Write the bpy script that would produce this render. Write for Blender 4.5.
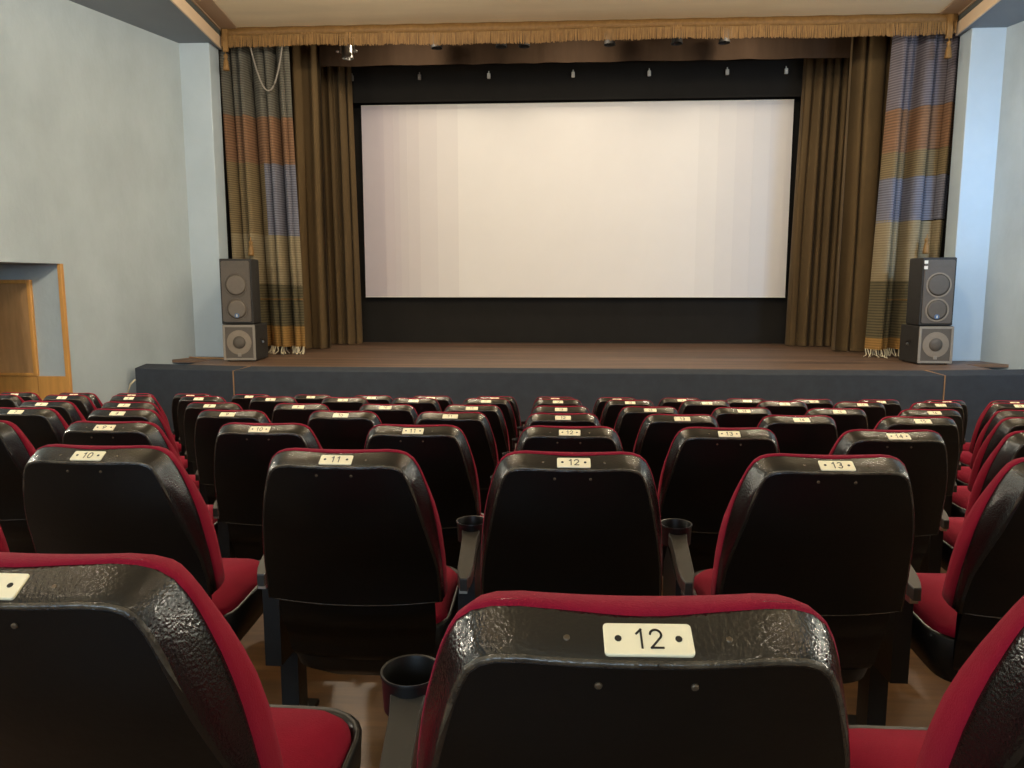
import bpy, math, random
from mathutils import Vector
random.seed(7)
SC = bpy.context.scene
COL = SC.collection
for o in list(bpy.data.objects):
    bpy.data.objects.remove(o)

# ------------------------------------------------------------------ camera
cam = bpy.data.objects.new('camera', bpy.data.cameras.new('camera'))
cam.data.sensor_width = 36.0
cam.data.lens = 750.0 / 1024.0 * 36.0
cam.data.clip_start = 0.02
cam.location = (0, 0, 1.9)
cam.rotation_euler = (math.radians(90 - 7.37), 0, math.radians(3.33))
COL.objects.link(cam)
SC.camera = cam

# ------------------------------------------------------------------ world, lights, exposure
world = bpy.data.worlds.new('world')
SC.world = world
world.use_nodes = True
bg = world.node_tree.nodes['Background']
bg.inputs['Color'].default_value = (0.5, 0.6, 0.75, 1)
bg.inputs['Strength'].default_value = 0.05

def area(name, loc, rot, size, power, color, size_y=None, shape='DISK'):
    d = bpy.data.lights.new(name, 'AREA')
    d.energy = power
    d.color = color
    d.size = size
    if size_y:
        d.shape = 'RECTANGLE'
        d.size_y = size_y
    else:
        d.shape = shape
    o = bpy.data.objects.new(name, d)
    o.location = loc
    o.rotation_euler = rot
    COL.objects.link(o)
    return o

WARM = (1.0, 0.87, 0.69)
# the hall's hanging globe lamps, two rows along the auditorium
def globe(loc, power):
    d = bpy.data.lights.new('globe_lamp', 'POINT')
    d.energy = power
    d.color = WARM
    d.shadow_soft_size = 0.10
    o = bpy.data.objects.new('globe_lamp', d)
    o.location = loc
    COL.objects.link(o)
for lx in (-2.4, 2.9):
    for ly, pw in ((-3.2, 60), (0.8, 40), (4.8, 90)):
        globe((lx, ly, 4.95), pw)
# globe sconces on both side walls of the hall
for lx in (-5.95, 6.53):
    for ly, pw in ((-2.4, 40), (0.6, 60), (3.6, 270)):
        globe((lx, ly, 3.1), pw)
for lx in (-2.0, 2.6):
    globe((lx, 7.6, 5.05), 190)
# warm stage lamps behind the fringed valance
for lx in (-2.2, 0.29, 2.8):
    area('stage_lamp', (lx, 11.4, 5.75), (math.radians(20), 0, 0), 0.35, 26, WARM)
# cool floodlight high on the right wall, turned to the right side of the stage
d = area('floodlight', (6.2, 6.4, 3.9), (0, 0, 0), 0.4, 36, (0.25, 0.56, 1.0))
d.rotation_euler = (Vector((5.5, 10.6, 2.9)) - Vector((6.2, 6.4, 3.9))).to_track_quat('-Z', 'Y').to_euler()
d.data.spread = math.radians(90)
# daylight through the wide window in the rear wall of the hall
area('window_daylight', (-1.6, -5.9, 3.1), (math.radians(90), 0, 0), 4.4, 280, (0.58, 0.79, 1.0), size_y=1.9)

SC.view_settings.view_transform = 'Standard'
SC.view_settings.look = 'None'
SC.view_settings.exposure = 0.1
SC.view_settings.gamma = 1.0
SC.view_settings.use_curve_mapping = False
SC.cycles.use_denoising = True

# ------------------------------------------------------------------ helpers
def rgb(r, g, b):
    def f(c):
        c /= 255.0
        return c / 12.92 if c <= 0.04045 else ((c + 0.055) / 1.055) ** 2.4
    return (f(r), f(g), f(b), 1.0)

def mat(name, color, rough=0.6, var=0.15, scale=6.0, bump=0.0, bscale=60.0, spec=0.5, sheen=0.0, stretch=None, color2=None, metal=0.0, coat=0.0):
    """procedural material: noise between two tones, optional noise bump"""
    m = bpy.data.materials.new(name)
    m.use_nodes = True
    nt = m.node_tree
    N, L = nt.nodes, nt.links
    b = N['Principled BSDF']
    tc = N.new('ShaderNodeTexCoord')
    mp = N.new('ShaderNodeMapping')
    if stretch:
        mp.inputs['Scale'].default_value = stretch
    L.new(tc.outputs['Object'], mp.inputs['Vector'])
    no = N.new('ShaderNodeTexNoise')
    no.inputs['Scale'].default_value = scale
    no.inputs['Detail'].default_value = 6
    no.inputs['Roughness'].default_value = 0.6
    L.new(mp.outputs['Vector'], no.inputs['Vector'])
    rp = N.new('ShaderNodeValToRGB')
    c = color
    c2 = color2 or tuple(min(1, x * (1 + var)) for x in c[:3]) + (1,)
    c1 = c if color2 else tuple(x * (1 - var) for x in c[:3]) + (1,)
    rp.color_ramp.elements[0].color = c1
    rp.color_ramp.elements[1].color = c2
    rp.color_ramp.elements[0].position = 0.3
    rp.color_ramp.elements[1].position = 0.7
    L.new(no.outputs['Fac'], rp.inputs['Fac'])
    L.new(rp.outputs['Color'], b.inputs['Base Color'])
    b.inputs['Roughness'].default_value = rough
    b.inputs['Metallic'].default_value = metal
    b.inputs['Specular IOR Level'].default_value = spec
    if sheen:
        b.inputs['Sheen Weight'].default_value = sheen
        b.inputs['Sheen Roughness'].default_value = 0.4
    if coat:
        b.inputs['Coat Weight'].default_value = coat
        b.inputs['Coat Roughness'].default_value = 0.15
    if bump:
        n2 = N.new('ShaderNodeTexNoise')
        n2.inputs['Scale'].default_value = bscale
        n2.inputs['Detail'].default_value = 3
        L.new(mp.outputs['Vector'], n2.inputs['Vector'])
        bp = N.new('ShaderNodeBump')
        bp.inputs['Strength'].default_value = bump
        bp.inputs['Distance'].default_value = 0.01
        L.new(n2.outputs['Fac'], bp.inputs['Height'])
        L.new(bp.outputs['Normal'], b.inputs['Normal'])
    return m

def striped(name, ca, cb, freq, rough=0.9, axis='Z', distort=1.0, fine=220.0):
    """woven cloth: fine horizontal weft stripes of two yarn colours"""
    m = bpy.data.materials.new(name)
    m.use_nodes = True
    nt = m.node_tree
    N, L = nt.nodes, nt.links
    b = N['Principled BSDF']
    tc = N.new('ShaderNodeTexCoord')
    w = N.new('ShaderNodeTexWave')
    w.bands_direction = axis
    w.inputs['Scale'].default_value = freq
    w.inputs['Distortion'].default_value = distort
    w.inputs['Detail'].default_value = 2
    w.inputs['Detail Scale'].default_value = 2
    L.new(tc.outputs['Object'], w.inputs['Vector'])
    n = N.new('ShaderNodeTexNoise')
    n.inputs['Scale'].default_value = 5
    n.inputs['Detail'].default_value = 5
    L.new(tc.outputs['Object'], n.inputs['Vector'])
    mx = N.new('ShaderNodeMath')
    mx.operation = 'MULTIPLY_ADD'
    L.new(w.outputs['Fac'], mx.inputs[0])
    mx.inputs[1].default_value = 0.6
    mm = N.new('ShaderNodeMath')
    mm.operation = 'MULTIPLY'
    L.new(n.outputs['Fac'], mm.inputs[0])
    mm.inputs[1].default_value = 0.4
    L.new(mm.outputs[0], mx.inputs[2])
    rp = N.new('ShaderNodeValToRGB')
    rp.color_ramp.elements[0].color = ca
    rp.color_ramp.elements[1].color = cb
    L.new(mx.outputs[0], rp.inputs['Fac'])
    L.new(rp.outputs['Color'], b.inputs['Base Color'])
    b.inputs['Roughness'].default_value = rough
    b.inputs['Specular IOR Level'].default_value = 0.2
    bp = N.new('ShaderNodeBump')
    bp.inputs['Strength'].default_value = 0.3
    bp.inputs['Distance'].default_value = 0.005
    L.new(w.outputs['Fac'], bp.inputs['Height'])
    L.new(bp.outputs['Normal'], b.inputs['Normal'])
    return m

class MB:
    """collects shapes into one mesh"""
    def __init__(self):
        self.v = []
        self.f = []
    def box(self, x0, x1, y0, y1, z0, z1):
        return self.hexa([(x0, y0), (x1, y0), (x1, y1), (x0, y1)], z0, z1)
    def hexa(self, poly, z0, z1):
        """prism over a plan polygon, counter-clockwise"""
        n = len(poly)
        k = len(self.v)
        self.v += [(p[0], p[1], z0) for p in poly] + [(p[0], p[1], z1) for p in poly]
        self.f.append(tuple(k + i for i in reversed(range(n))))
        self.f.append(tuple(k + n + i for i in range(n)))
        for i in range(n):
            j = (i + 1) % n
            self.f.append((k + i, k + j, k + n + j, k + n + i))
        return self
    def prism(self, poly, d):
        """closed 3-D polygon extruded by vector d"""
        n = len(poly)
        k = len(self.v)
        self.v += [tuple(p) for p in poly] + [(p[0] + d[0], p[1] + d[1], p[2] + d[2]) for p in poly]
        self.f.append(tuple(k + i for i in reversed(range(n))))
        self.f.append(tuple(k + n + i for i in range(n)))
        for i in range(n):
            j = (i + 1) % n
            self.f.append((k + i, k + j, k + n + j, k + n + i))
        return self
    def grid(self, rows):
        k = len(self.v)
        n = len(rows[0])
        for r in rows:
            self.v += [tuple(p) for p in r]
        for i in range(len(rows) - 1):
            for j in range(n - 1):
                a = k + i * n + j
                self.f.append((a, a + 1, a + n + 1, a + n))
        return self
    def rings(self, rings, cap0=False, cap1=False):
        """loft of closed rings"""
        k = len(self.v)
        n = len(rings[0])
        for r in rings:
            self.v += [tuple(p) for p in r]
        for i in range(len(rings) - 1):
            for j in range(n):
                a, b = k + i * n + j, k + i * n + (j + 1) % n
                self.f.append((a, b, b + n, a + n))
        if cap0:
            self.f.append(tuple(k + j for j in reversed(range(n))))
        if cap1:
            self.f.append(tuple(k + (len(rings) - 1) * n + j for j in range(n)))
        return self
    def tube(self, pts, r, n=8):
        pts = [Vector(p) for p in pts]
        R = []
        for i, p in enumerate(pts):
            t = (pts[min(i + 1, len(pts) - 1)] - pts[max(i - 1, 0)]).normalized()
            a = Vector((0, 0, 1)) if abs(t.z) < 0.9 else Vector((1, 0, 0))
            u = t.cross(a).normalized()
            w = t.cross(u)
            R.append([tuple(p + (u * math.cos(2 * math.pi * q / n) + w * math.sin(2 * math.pi * q / n)) * r) for q in range(n)])
        return self.rings(R, True, True)
    def lathe(self, prof, n=24, c=(0, 0, 0), axis='z', cap=True):
        """prof: (radius, height) along the axis"""
        R = []
        for r, h in prof:
            ring = []
            for q in range(n):
                a = 2 * math.pi * q / n
                x, y = r * math.cos(a), r * math.sin(a)
                if axis == 'z':
                    ring.append((c[0] + x, c[1] + y, c[2] + h))
                else:                       # axis 'y'
                    ring.append((c[0] + x, c[1] + h, c[2] + y))
            R.append(ring)
        return self.rings(R, cap, cap)
    def mesh(self, name, m, smooth=False):
        me = bpy.data.meshes.new(name)
        me.from_pydata(self.v, [], self.f)
        me.validate()
        import bmesh
        b = bmesh.new()
        b.from_mesh(me)
        bmesh.ops.remove_doubles(b, verts=b.verts, dist=1e-6)
        bmesh.ops.recalc_face_normals(b, faces=b.faces)
        b.to_mesh(me)
        b.free()
        me.materials.append(m)
        if smooth:
            for p in me.polygons:
                p.use_smooth = True
        return me
    def build(self, name, m, parent=None, smooth=False, bevel=0.0, angle=None, thick=0.0):
        me = self.mesh(name, m, smooth)
        return link(name, me, parent, bevel, angle, thick)

def link(name, me, parent=None, bevel=0.0, angle=None, thick=0.0):
    o = bpy.data.objects.new(name, me)
    COL.objects.link(o)
    if parent:
        o.parent = parent
    if thick:
        md = o.modifiers.new('solid', 'SOLIDIFY')
        md.thickness = thick
    if bevel:
        md = o.modifiers.new('bevel', 'BEVEL')
        md.width = bevel
        md.segments = 2
        md.limit_method = 'ANGLE'
        md.angle_limit = math.radians(40)
    if angle:
        me.set_sharp_from_angle(angle=math.radians(angle))
    return o

def empty(name, loc=(0, 0, 0), rz=0.0):
    o = bpy.data.objects.new(name, None)
    o.empty_display_size = 0.1
    o.location = loc
    o.rotation_euler = (0, 0, rz)
    COL.objects.link(o)
    return o

def tag(o, label=None, cat=None, group=None, kind=None):
    if label: o['label'] = label
    if cat: o['category'] = cat
    if group: o['group'] = group
    if kind: o['kind'] = kind
    return o

def struct(o, label=None):
    o['kind'] = 'structure'
    if label: o['label'] = label
    return o

def copy_tree(o, parent=None):
    c = o.copy()
    COL.objects.link(c)
    c.parent = parent
    for ch in o.children:
        copy_tree(ch, c)
    return c

# ------------------------------------------------------------------ materials
M = {}
M['wall'] = mat('blue_plaster', rgb(166, 178, 182), 0.75, 0.12, 1.3, 0.25, 25, 0.3, stretch=(1, 1, 0.55))
M['pillar'] = mat('blue_paint', rgb(172, 186, 194), 0.6, 0.05, 1.5, 0.1, 30, 0.3)
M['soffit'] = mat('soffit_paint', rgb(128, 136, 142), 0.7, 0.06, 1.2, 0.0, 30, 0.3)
M['trim'] = mat('cream_trim', rgb(214, 190, 160), 0.5, 0.05, 2)
M['coffer'] = mat('grey_coffer', rgb(74, 78, 74), 0.8, 0.05, 2)
M['ceil_border'] = mat('tan_ceiling', rgb(160, 135, 108), 0.8, 0.05, 2)
M['ceiling'] = mat('cream_ceiling', rgb(214, 198, 166), 0.8, 0.08, 0.9, stretch=(0.5, 3, 1))
M['floor'] = mat('hall_boards', rgb(98, 68, 38), 0.45, 0.3, 4, 0.05, 40, stretch=(1, 9, 1))
M['stage_wood'] = mat('stage_boards', rgb(58, 42, 31), 0.5, 0.35, 2.6, 0.08, 14, 0.5, stretch=(0.14, 3.4, 1), color2=rgb(128, 100, 78))
M['carpet'] = mat('slate_carpet', rgb(58, 63, 70), 0.95, 0.12, 8, 0.3, 160, 0.15)
M['seam'] = mat('brass_seam', rgb(150, 115, 80), 0.5, 0.1, 5)
M['black_cloth'] = mat('black_cloth', rgb(38, 36, 33), 0.95, 0.08, 3, 0.1, 120, 0.1)
M['brown_border'] = mat('brown_border_cloth', rgb(62, 48, 36), 0.95, 0.15, 2, 0.1, 80, 0.1, stretch=(3, 1, 0.4))
M['brown_velvet'] = mat('brown_velvet', rgb(94, 76, 50), 0.85, 0.16, 1.6, 0.1, 60, 0.15, sheen=0.03, stretch=(1, 1, 0.45))
M['brown_velvet2'] = mat('brown_velvet_plain', rgb(90, 73, 49), 0.85, 0.18, 1.4, 0.1, 60, 0.15, sheen=0.03, stretch=(1, 1, 0.5))
M['gold'] = mat('gold_braid', rgb(128, 95, 50), 0.6, 0.25, 30, 0.3, 120, 0.4, stretch=(1, 1, 0.3))
M['gold_band'] = mat('gold_braid_band', rgb(112, 82, 42), 0.65, 0.2, 24, 0.3, 150, 0.35)
M['wood'] = mat('orange_wood', rgb(196, 144, 76), 0.4, 0.14, 3, 0.0, 40, 0.5, stretch=(6, 6, 0.6))
M['wood_dark'] = mat('brown_veneer', rgb(172, 134, 90), 0.4, 0.16, 3, 0.0, 40, 0.5, stretch=(5, 5, 0.8))
M['shell'] = mat('black_lacquer', rgb(10, 9, 7), 0.34, 0.15, 10, 0.04, 60, 0.28)
M['rim'] = mat('black_crinkled_vinyl', rgb(19, 18, 16), 0.14, 0.12, 14, 0.19, 260, 0.75)
M['red'] = mat('crimson_upholstery', rgb(128, 13, 40), 0.9, 0.08, 9, 0.25, 420, 0.15, sheen=0.03)
M['arm'] = mat('olive_grey_plastic', rgb(46, 44, 38), 0.42, 0.06, 12, 0.0, 100, 0.45)
M['cup'] = mat('black_plastic', rgb(20, 19, 17), 0.38, 0.1, 12, spec=0.35)
M['steel'] = mat('steel', rgb(170, 165, 155), 0.3, 0.05, 12, metal=1.0)
M['worn_glint'] = mat('worn_glint_edge', rgb(24, 21, 18), 0.2, 0.2, 45, 0.2, 200, 0.7, color2=rgb(84, 76, 62))  # edge wear; the lighter tone also paints in the highlight along the edge
M['screw'] = mat('dull_screw', rgb(96, 84, 68), 0.4, 0.1, 30, metal=0.6)
M['plate'] = mat('ivory_plate', rgb(250, 238, 200), 0.35, 0.05, 26, 0.0, 10, 0.5)
M['ink'] = mat('engraved_black', rgb(30, 26, 20), 0.6, 0.1, 30)
M['cabinet'] = mat('black_cabinet', rgb(40, 38, 35), 0.6, 0.1, 20, 0.2, 120, 0.35)
M['grille'] = mat('perforated_grille', rgb(84, 76, 67), 0.5, 0.12, 200, 0.3, 400, 0.4)
M['frame_metal'] = mat('grey_grille_frame', rgb(132, 124, 112), 0.5, 0.06, 20)
M['cone'] = mat('speaker_cone', rgb(126, 114, 98), 0.6, 0.08, 20)
M['cone_dark'] = mat('speaker_cone_dark', rgb(80, 72, 62), 0.6, 0.08, 20)
M['cone_soft'] = mat('speaker_cone_soft', rgb(96, 87, 76), 0.6, 0.08, 20)
M['badge'] = mat('blue_badge', rgb(70, 96, 130), 0.4, 0.1, 30)
M['white'] = mat('white_plastic', rgb(220, 215, 200), 0.4, 0.05, 30)
M['cable'] = mat('pale_cable', rgb(205, 195, 165), 0.5, 0.05, 30)

# ------------------------------------------------------------------ room shell
XC = 0.29
CY = 10.5                                  # plane of the proscenium pillars
ZS = 5.21                                  # underside of the side soffits
ZC = 5.45                                  # cream ceiling
SLOPE = 0.32
HW = 5.47                                  # half width at the pillars
YB = 7.2                                   # where the splayed wall turns parallel
def wall_x(y, s):
    d = HW + SLOPE * (CY - max(y, YB))
    return XC + s * d
TH = 0.55
def wall_seg(mb, s, y0, y1, z0, z1, th=TH):
    xa, xb = wall_x(y0, s), wall_x(y1, s)
    p = [(xa, y0), (xb, y1), (xb + s * th, y1), (xa + s * th, y0)]
    if s > 0:
        p = [p[0], p[3], p[2], p[1]]
    mb.hexa(p, z0, z1)

DOOR0, DOOR1, DOORZ = 7.25, 8.60, 2.17
w = MB()
wall_seg(w, -1, DOOR1, CY + 0.6, -0.1, ZS + 0.6)
wall_seg(w, -1, YB, DOOR0, -0.1, ZS + 0.6)
wall_seg(w, -1, DOOR0, DOOR1, DOORZ, ZS + 0.6)
wall_seg(w, -1, -6, YB, -0.1, ZS + 0.6)
struct(w.build('wall_left', M['wall']), 'stained grey-blue plaster wall with doorway recess left of the stage')

w = MB()
wall_seg(w, 1, YB, CY + 0.6, -0.1, ZS + 0.6)
wall_seg(w, 1, -6, YB, -0.1, ZS + 0.6)
struct(w.build('wall_right', M['wall']), 'blue-grey plaster wall right of the stage')

WX_0, WX_1, WZ0, WZ1 = -3.9, 0.7, 2.1, 4.1           # window opening in the rear wall
w = MB().box(-8, WX_0, -6.4, -6.0, -0.1, ZS + 0.6).box(WX_1, 9, -6.4, -6.0, -0.1, ZS + 0.6).box(WX_0, WX_1, -6.4, -6.0, -0.1, WZ0).box(WX_0, WX_1, -6.4, -6.0, WZ1, ZS + 0.6)
struct(w.build('wall_back', M['black_cloth']))

# pillars of the proscenium
PI_L, PI_R = -4.76, 5.33
w = MB().box(wall_x(CY, -1) - 0.1, PI_L, CY, CY + 0.3, 0.9, ZS + 0.5)
struct(w.build('wall_pillar_left', M['pillar'], bevel=0.01), 'pale blue pillar beside the left loudspeakers')
w = MB().box(PI_R, wall_x(CY, 1) + 0.1, CY, CY + 0.3, 0.9, ZS + 0.5)
struct(w.build('wall_pillar_right', M['pillar'], bevel=0.01), 'bright pale blue pillar beside the right loudspeakers')

# hall floor: one low step for each seat row
ROWZ = {1: 0.742, 2: 0.649, 3: 0.535, 4: 0.425, 5: 0.314, 6: 0.216, 7: 0.097}
ROWY = {1: 0.66, 2: 1.60, 3: 2.52, 4: 3.44, 5: 4.36, 6: 5.28, 7: 6.20}
w = MB()
ys = [-6.0] + [ROWY[k] - 0.30 for k in range(2, 8)] + [7.0, 9.6]
zs = [ROWZ[k] for k in range(1, 8)] + [0.0]
for i in range(8):
    w.box(-7.2, 7.8, ys[i], ys[i + 1], -0.2, zs[i])
struct(w.build('floor', M['floor']), 'brown wooden hall floor under the seat rows')

# ceiling: cream coffer in the middle, low soffits along both walls
IN_L, IN_R = -4.71, 5.275                    # inner edges of the soffits
w = MB().box(IN_L + 0.1, IN_R - 0.1, -6, 10.78, ZC, ZC + 0.2)
ceil = struct(w.build('ceiling', M['ceiling']), 'cream ceiling above the fringed valance')
def inner(y, s, off=0.0):
    """inner edge line of the soffit at depth y, moved towards the middle by off"""
    e = (IN_L if s < 0 else IN_R) - s * 0.12 * (10.74 - max(y, 7.8))
    return e - s * off
def strip(mb, s, o0, o1, z0, z1, yend=10.76):
    for y0, y1 in ((-6, 7.8), (7.8, yend)):
        p = [(inner(y0, s, o0), y0), (inner(y0, s, o1), y0), (inner(y1, s, o1), y1), (inner(y1, s, o0), y1)]
        if (o1 - o0) * -s < 0: p = p[::-1]
        mb.hexa(p, z0, z1)
    return mb
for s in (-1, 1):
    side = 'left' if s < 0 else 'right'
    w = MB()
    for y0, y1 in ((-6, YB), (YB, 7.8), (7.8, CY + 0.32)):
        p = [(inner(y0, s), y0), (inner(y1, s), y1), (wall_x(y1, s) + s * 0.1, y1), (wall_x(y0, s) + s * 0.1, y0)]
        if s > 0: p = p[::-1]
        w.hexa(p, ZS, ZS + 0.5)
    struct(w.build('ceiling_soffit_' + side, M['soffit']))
    struct(strip(MB(), s, 0.0, 0.025, ZS - 0.015, ZS + 0.145).build('trim_1' if s < 0 else 'trim_2', M['trim'], bevel=0.004), 'cream board along the edge of the soffit')
    struct(strip(MB(), s, 0.005, 0.03, ZS + 0.145, ZC + 0.05).build('trim_3' if s < 0 else 'trim_4', M['coffer']))
    w = strip(MB(), s, 0.0, 0.28, ZC - 0.012, ZC + 0.2)
    strip(w, s, 0.03, 0.05, ZC - 0.03, ZC)
    struct(w.build('trim_5' if s < 0 else 'trim_6', M['ceil_border']))
w = MB().box(IN_L, IN_R, 10.79, 10.9, ZC + 0.01, ZC + 1.2)
struct(w.build('wall_header', M['ceil_border']))

# window in the rear wall (behind the camera, daylight comes through it)
w = MB()
for x in (WX_0, (WX_0 + WX_1) / 2 - 0.03, WX_1 - 0.06):
    w.box(x, x + 0.06, -6.26, -6.2, WZ0, WZ1)
for z in (WZ0, WZ1 - 0.06):
    w.box(WX_0, WX_1, -6.26, -6.2, z, z + 0.06)
struct(w.build('window_1', M['white']))

# doorway recess on the left: wooden door, side trim, low board
def lw(y, off=0.0):
    return (wall_x(y, -1) - off, y)
def lwall_slab(mb, y0, y1, z0, z1, o0, o1):
    """slab on the left wall plane; o = offset behind the face"""
    a, b, c, d = lw(y0, o1), lw(y0, o0), lw(y1, o0), lw(y1, o1)
    mb.hexa([a, b, c, d], z0, z1)
AX0, AXE = -8.2, -5.79                       # alcove behind the opening
w = MB().box(AX0, AXE - 0.05, DOOR1 + 0.004, DOOR1 + 0.12, -0.1, DOORZ + 0.1)
w.box(AX0 - 0.1, AX0, 6.9, DOOR1 + 0.12, -0.1, DOORZ + 0.1)
w.box(AX0, wall_x(DOOR0, -1) - 0.5, DOOR0 - 0.12, DOOR0, -0.1, DOORZ + 0.1)
struct(w.build('wall_alcove', M['wall']), 'pale blue end wall of the side alcove')
w = MB().box(AX0, -6.5, DOOR0 - 0.1, DOOR1 + 0.1, DOORZ, DOORZ + 0.1)
struct(w.build('ceiling_alcove', M['wall']))
w = MB().box(AX0, -6.5, DOOR0 - 0.1, DOOR1, -0.2, 0.0)
struct(w.build('floor_alcove', M['floor']))
PXC, PXE, PZ0, PZ1 = -7.12, -6.18, 0.845, 1.985
dr = empty('framed_panel', ((PXC + PXE) / 2, DOOR1, PZ0)); tag(dr, 'brown veneer panel in an orange wooden frame on the alcove wall', 'panel')
def px(mb):
    mb.v = [(a - dr.location.x, b - dr.location.y, c - dr.location.z) for a, b, c in mb.v]
    return mb
px(MB().box(PXC + 0.04, PXE - 0.04, DOOR1 - 0.025, DOOR1, PZ0 + 0.03, PZ1 - 0.04)).build('board', M['wood_dark'], dr)
px(MB().box(PXE - 0.045, PXE, DOOR1 - 0.045, DOOR1, PZ0, PZ1)).build('frame_post', M['wood'], dr, bevel=0.005)
px(MB().box(PXC, PXC + 0.045, DOOR1 - 0.045, DOOR1, PZ0, PZ1)).build('frame_post', M['wood'], dr, bevel=0.005)
px(MB().box(PXC + 0.045, PXE - 0.045, DOOR1 - 0.045, DOOR1, PZ1 - 0.045, PZ1)).build('frame_rail', M['wood'], dr, bevel=0.005)
px(MB().box(PXC + 0.045, PXE - 0.045, DOOR1 - 0.045, DOOR1, PZ0, PZ0 + 0.035)).build('frame_rail', M['wood'], dr, bevel=0.005)
w = MB(); lwall_slab(w, DOOR1 - 0.035, DOOR1, 0.0, DOORZ, -0.006, 0.04)
struct(w.build('trim_7', M['wood'], bevel=0.004), 'orange wooden edge strip on the doorway jamb')
wn = struct(empty('trim_8', (-7.0, DOOR1, 0)), 'low orange wooden wainscot in the alcove by the left wall')
for a, b in ((AX0, -7.2), (-7.195, -6.19), (-6.185, -5.84)):
    mb = MB().box(a, b, DOOR1 - 0.03, DOOR1, 0.0, 0.84)
    mb.v = [(x + 7.0, y - DOOR1, z) for x, y, z in mb.v]
    mb.build('panel', M['wood'], wn, bevel=0.003)

# ------------------------------------------------------------------ stage
SZ = 0.9
FX0, FX1, FY = XC - 4.16, XC + 4.16, 9.28         # inner edge of the sloping lip
LY, LZ = 9.04, 0.868                              # outer edge of the lip
WX0, WX1, WY = XC - 5.67, XC + 5.72, 9.55         # wing ends (at the walls), inner
stage = empty('stage', (XC, 9.0, 0)); struct(stage, 'low stage with brown board floor and slate carpeted front')
def rel(mb):
    mb.v = [(x - XC, y - 9.0, z) for x, y, z in mb.v]
    return mb
PX0, PX1, PY0, PY1 = XC - 5.05, XC + 5.05, 9.62, 10.08   # side stair wells
f = MB()
f.hexa([(FX0, FY), (FX1, FY), (PX1, FY + (PX1 - FX1) * 0.19), (PX1, PY1), (PX0, PY1), (PX0, FY + (FX0 - PX0) * 0.19)], SZ - 0.04, SZ)
f.hexa([(wall_x(PY1, -1), PY1), (wall_x(PY1, 1), PY1), (wall_x(CY, 1), CY), (wall_x(CY, -1), CY)], SZ - 0.04, SZ)
f.box(PI_L - 1.2, PI_R + 1.2, CY + 0.01, 13.9, SZ - 0.04, SZ)
rel(f).build('stage_floor', M['stage_wood'], stage)
def lip_panel(a, b, c, d, name):
    """a,b inner edge points; d,c outer edge points: lip plus front"""
    mb = MB()
    mb.v = [(a[0], a[1], SZ + 0.002), (b[0], b[1], SZ + 0.002), (c[0], c[1], LZ), (d[0], d[1], LZ), (c[0], c[1], 0), (d[0], d[1], 0), (b[0], b[1], 0), (a[0], a[1], 0)]
    mb.f = [(0, 1, 2, 3), (3, 2, 4, 5), (0, 3, 5, 7), (1, 6, 4, 2), (0, 7, 6, 1), (5, 4, 6, 7)]
    return rel(mb).build(name, M['carpet'], stage, bevel=0.01)
oF0, oF1 = (FX0 - 0.12, LY), (FX1 + 0.12, LY)
oW0, oW1 = (WX0 - 0.02, WY - 0.26), (WX1 + 0.02, WY - 0.26)
lip_panel((FX0, FY), (FX1, FY), oF1, oF0, 'front_panel')
lip_panel((WX0, WY - 0.02), (FX0 - 0.006, FY), (oF0[0] - 0.01, oF0[1]), oW0, 'front_panel')
lip_panel((FX1 + 0.006, FY), (WX1, WY - 0.02), oW1, (oF1[0] + 0.01, oF1[1]), 'front_panel')
for s, xf, xo in ((-1, FX0, oF0[0]), (1, FX1, oF1[0])):
    mb = MB().tube([(xf + s * 0.003, FY, SZ + 0.001), (xo + s * 0.005, LY - 0.003, LZ), (xo + s * 0.005, LY - 0.003, 0.02)], 0.008, 6)
    rel(mb).build('corner_strip', M['seam'], stage)
# stair wells behind the wings: dark wooden steps going down
for s, px in ((-1, PX0), (1, PX1)):
    mb = MB()
    for i in range(3):
        xa = px + s * 0.22 * i
        xb = px + s * 0.9
        mb.box(min(xa, xb), max(xa, xb), PY0 - 0.1, PY1, 0.0, 0.62 - 0.2 * i) if i else mb.box(min(xa, xb), max(xa, xb), PY0 - 0.1, PY1, 0.0, 0.62)
    rel(mb).build('side_steps', M['stage_wood'], stage)

# back of the stage: black cloth, dark stage walls
w = MB().box(-4.3, 4.9, 13.55, 13.62, SZ, 6.2)
tag(w.build('backdrop_cloth', M['black_cloth']), 'plain black cloth hanging behind the white screen', 'backdrop')
w = MB().box(-6.2, 6.8, 13.9, 14.1, 0, 7)
struct(w.build('wall_stage', M['black_cloth']))
w = MB().box(-6.2, -5.9, CY + 0.3, 13.9, SZ, 7)
struct(w.build('wall_wing_left', M['black_cloth']))
w = MB().box(6.5, 6.8, CY + 0.3, 13.9, SZ, 7)
struct(w.build('wall_wing_right', M['black_cloth']))
w = MB().box(-6.2, 6.8, CY + 0.4, 14.1, 6.6, 6.8)
struct(w.build('ceiling_stage', M['black_cloth']))

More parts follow.
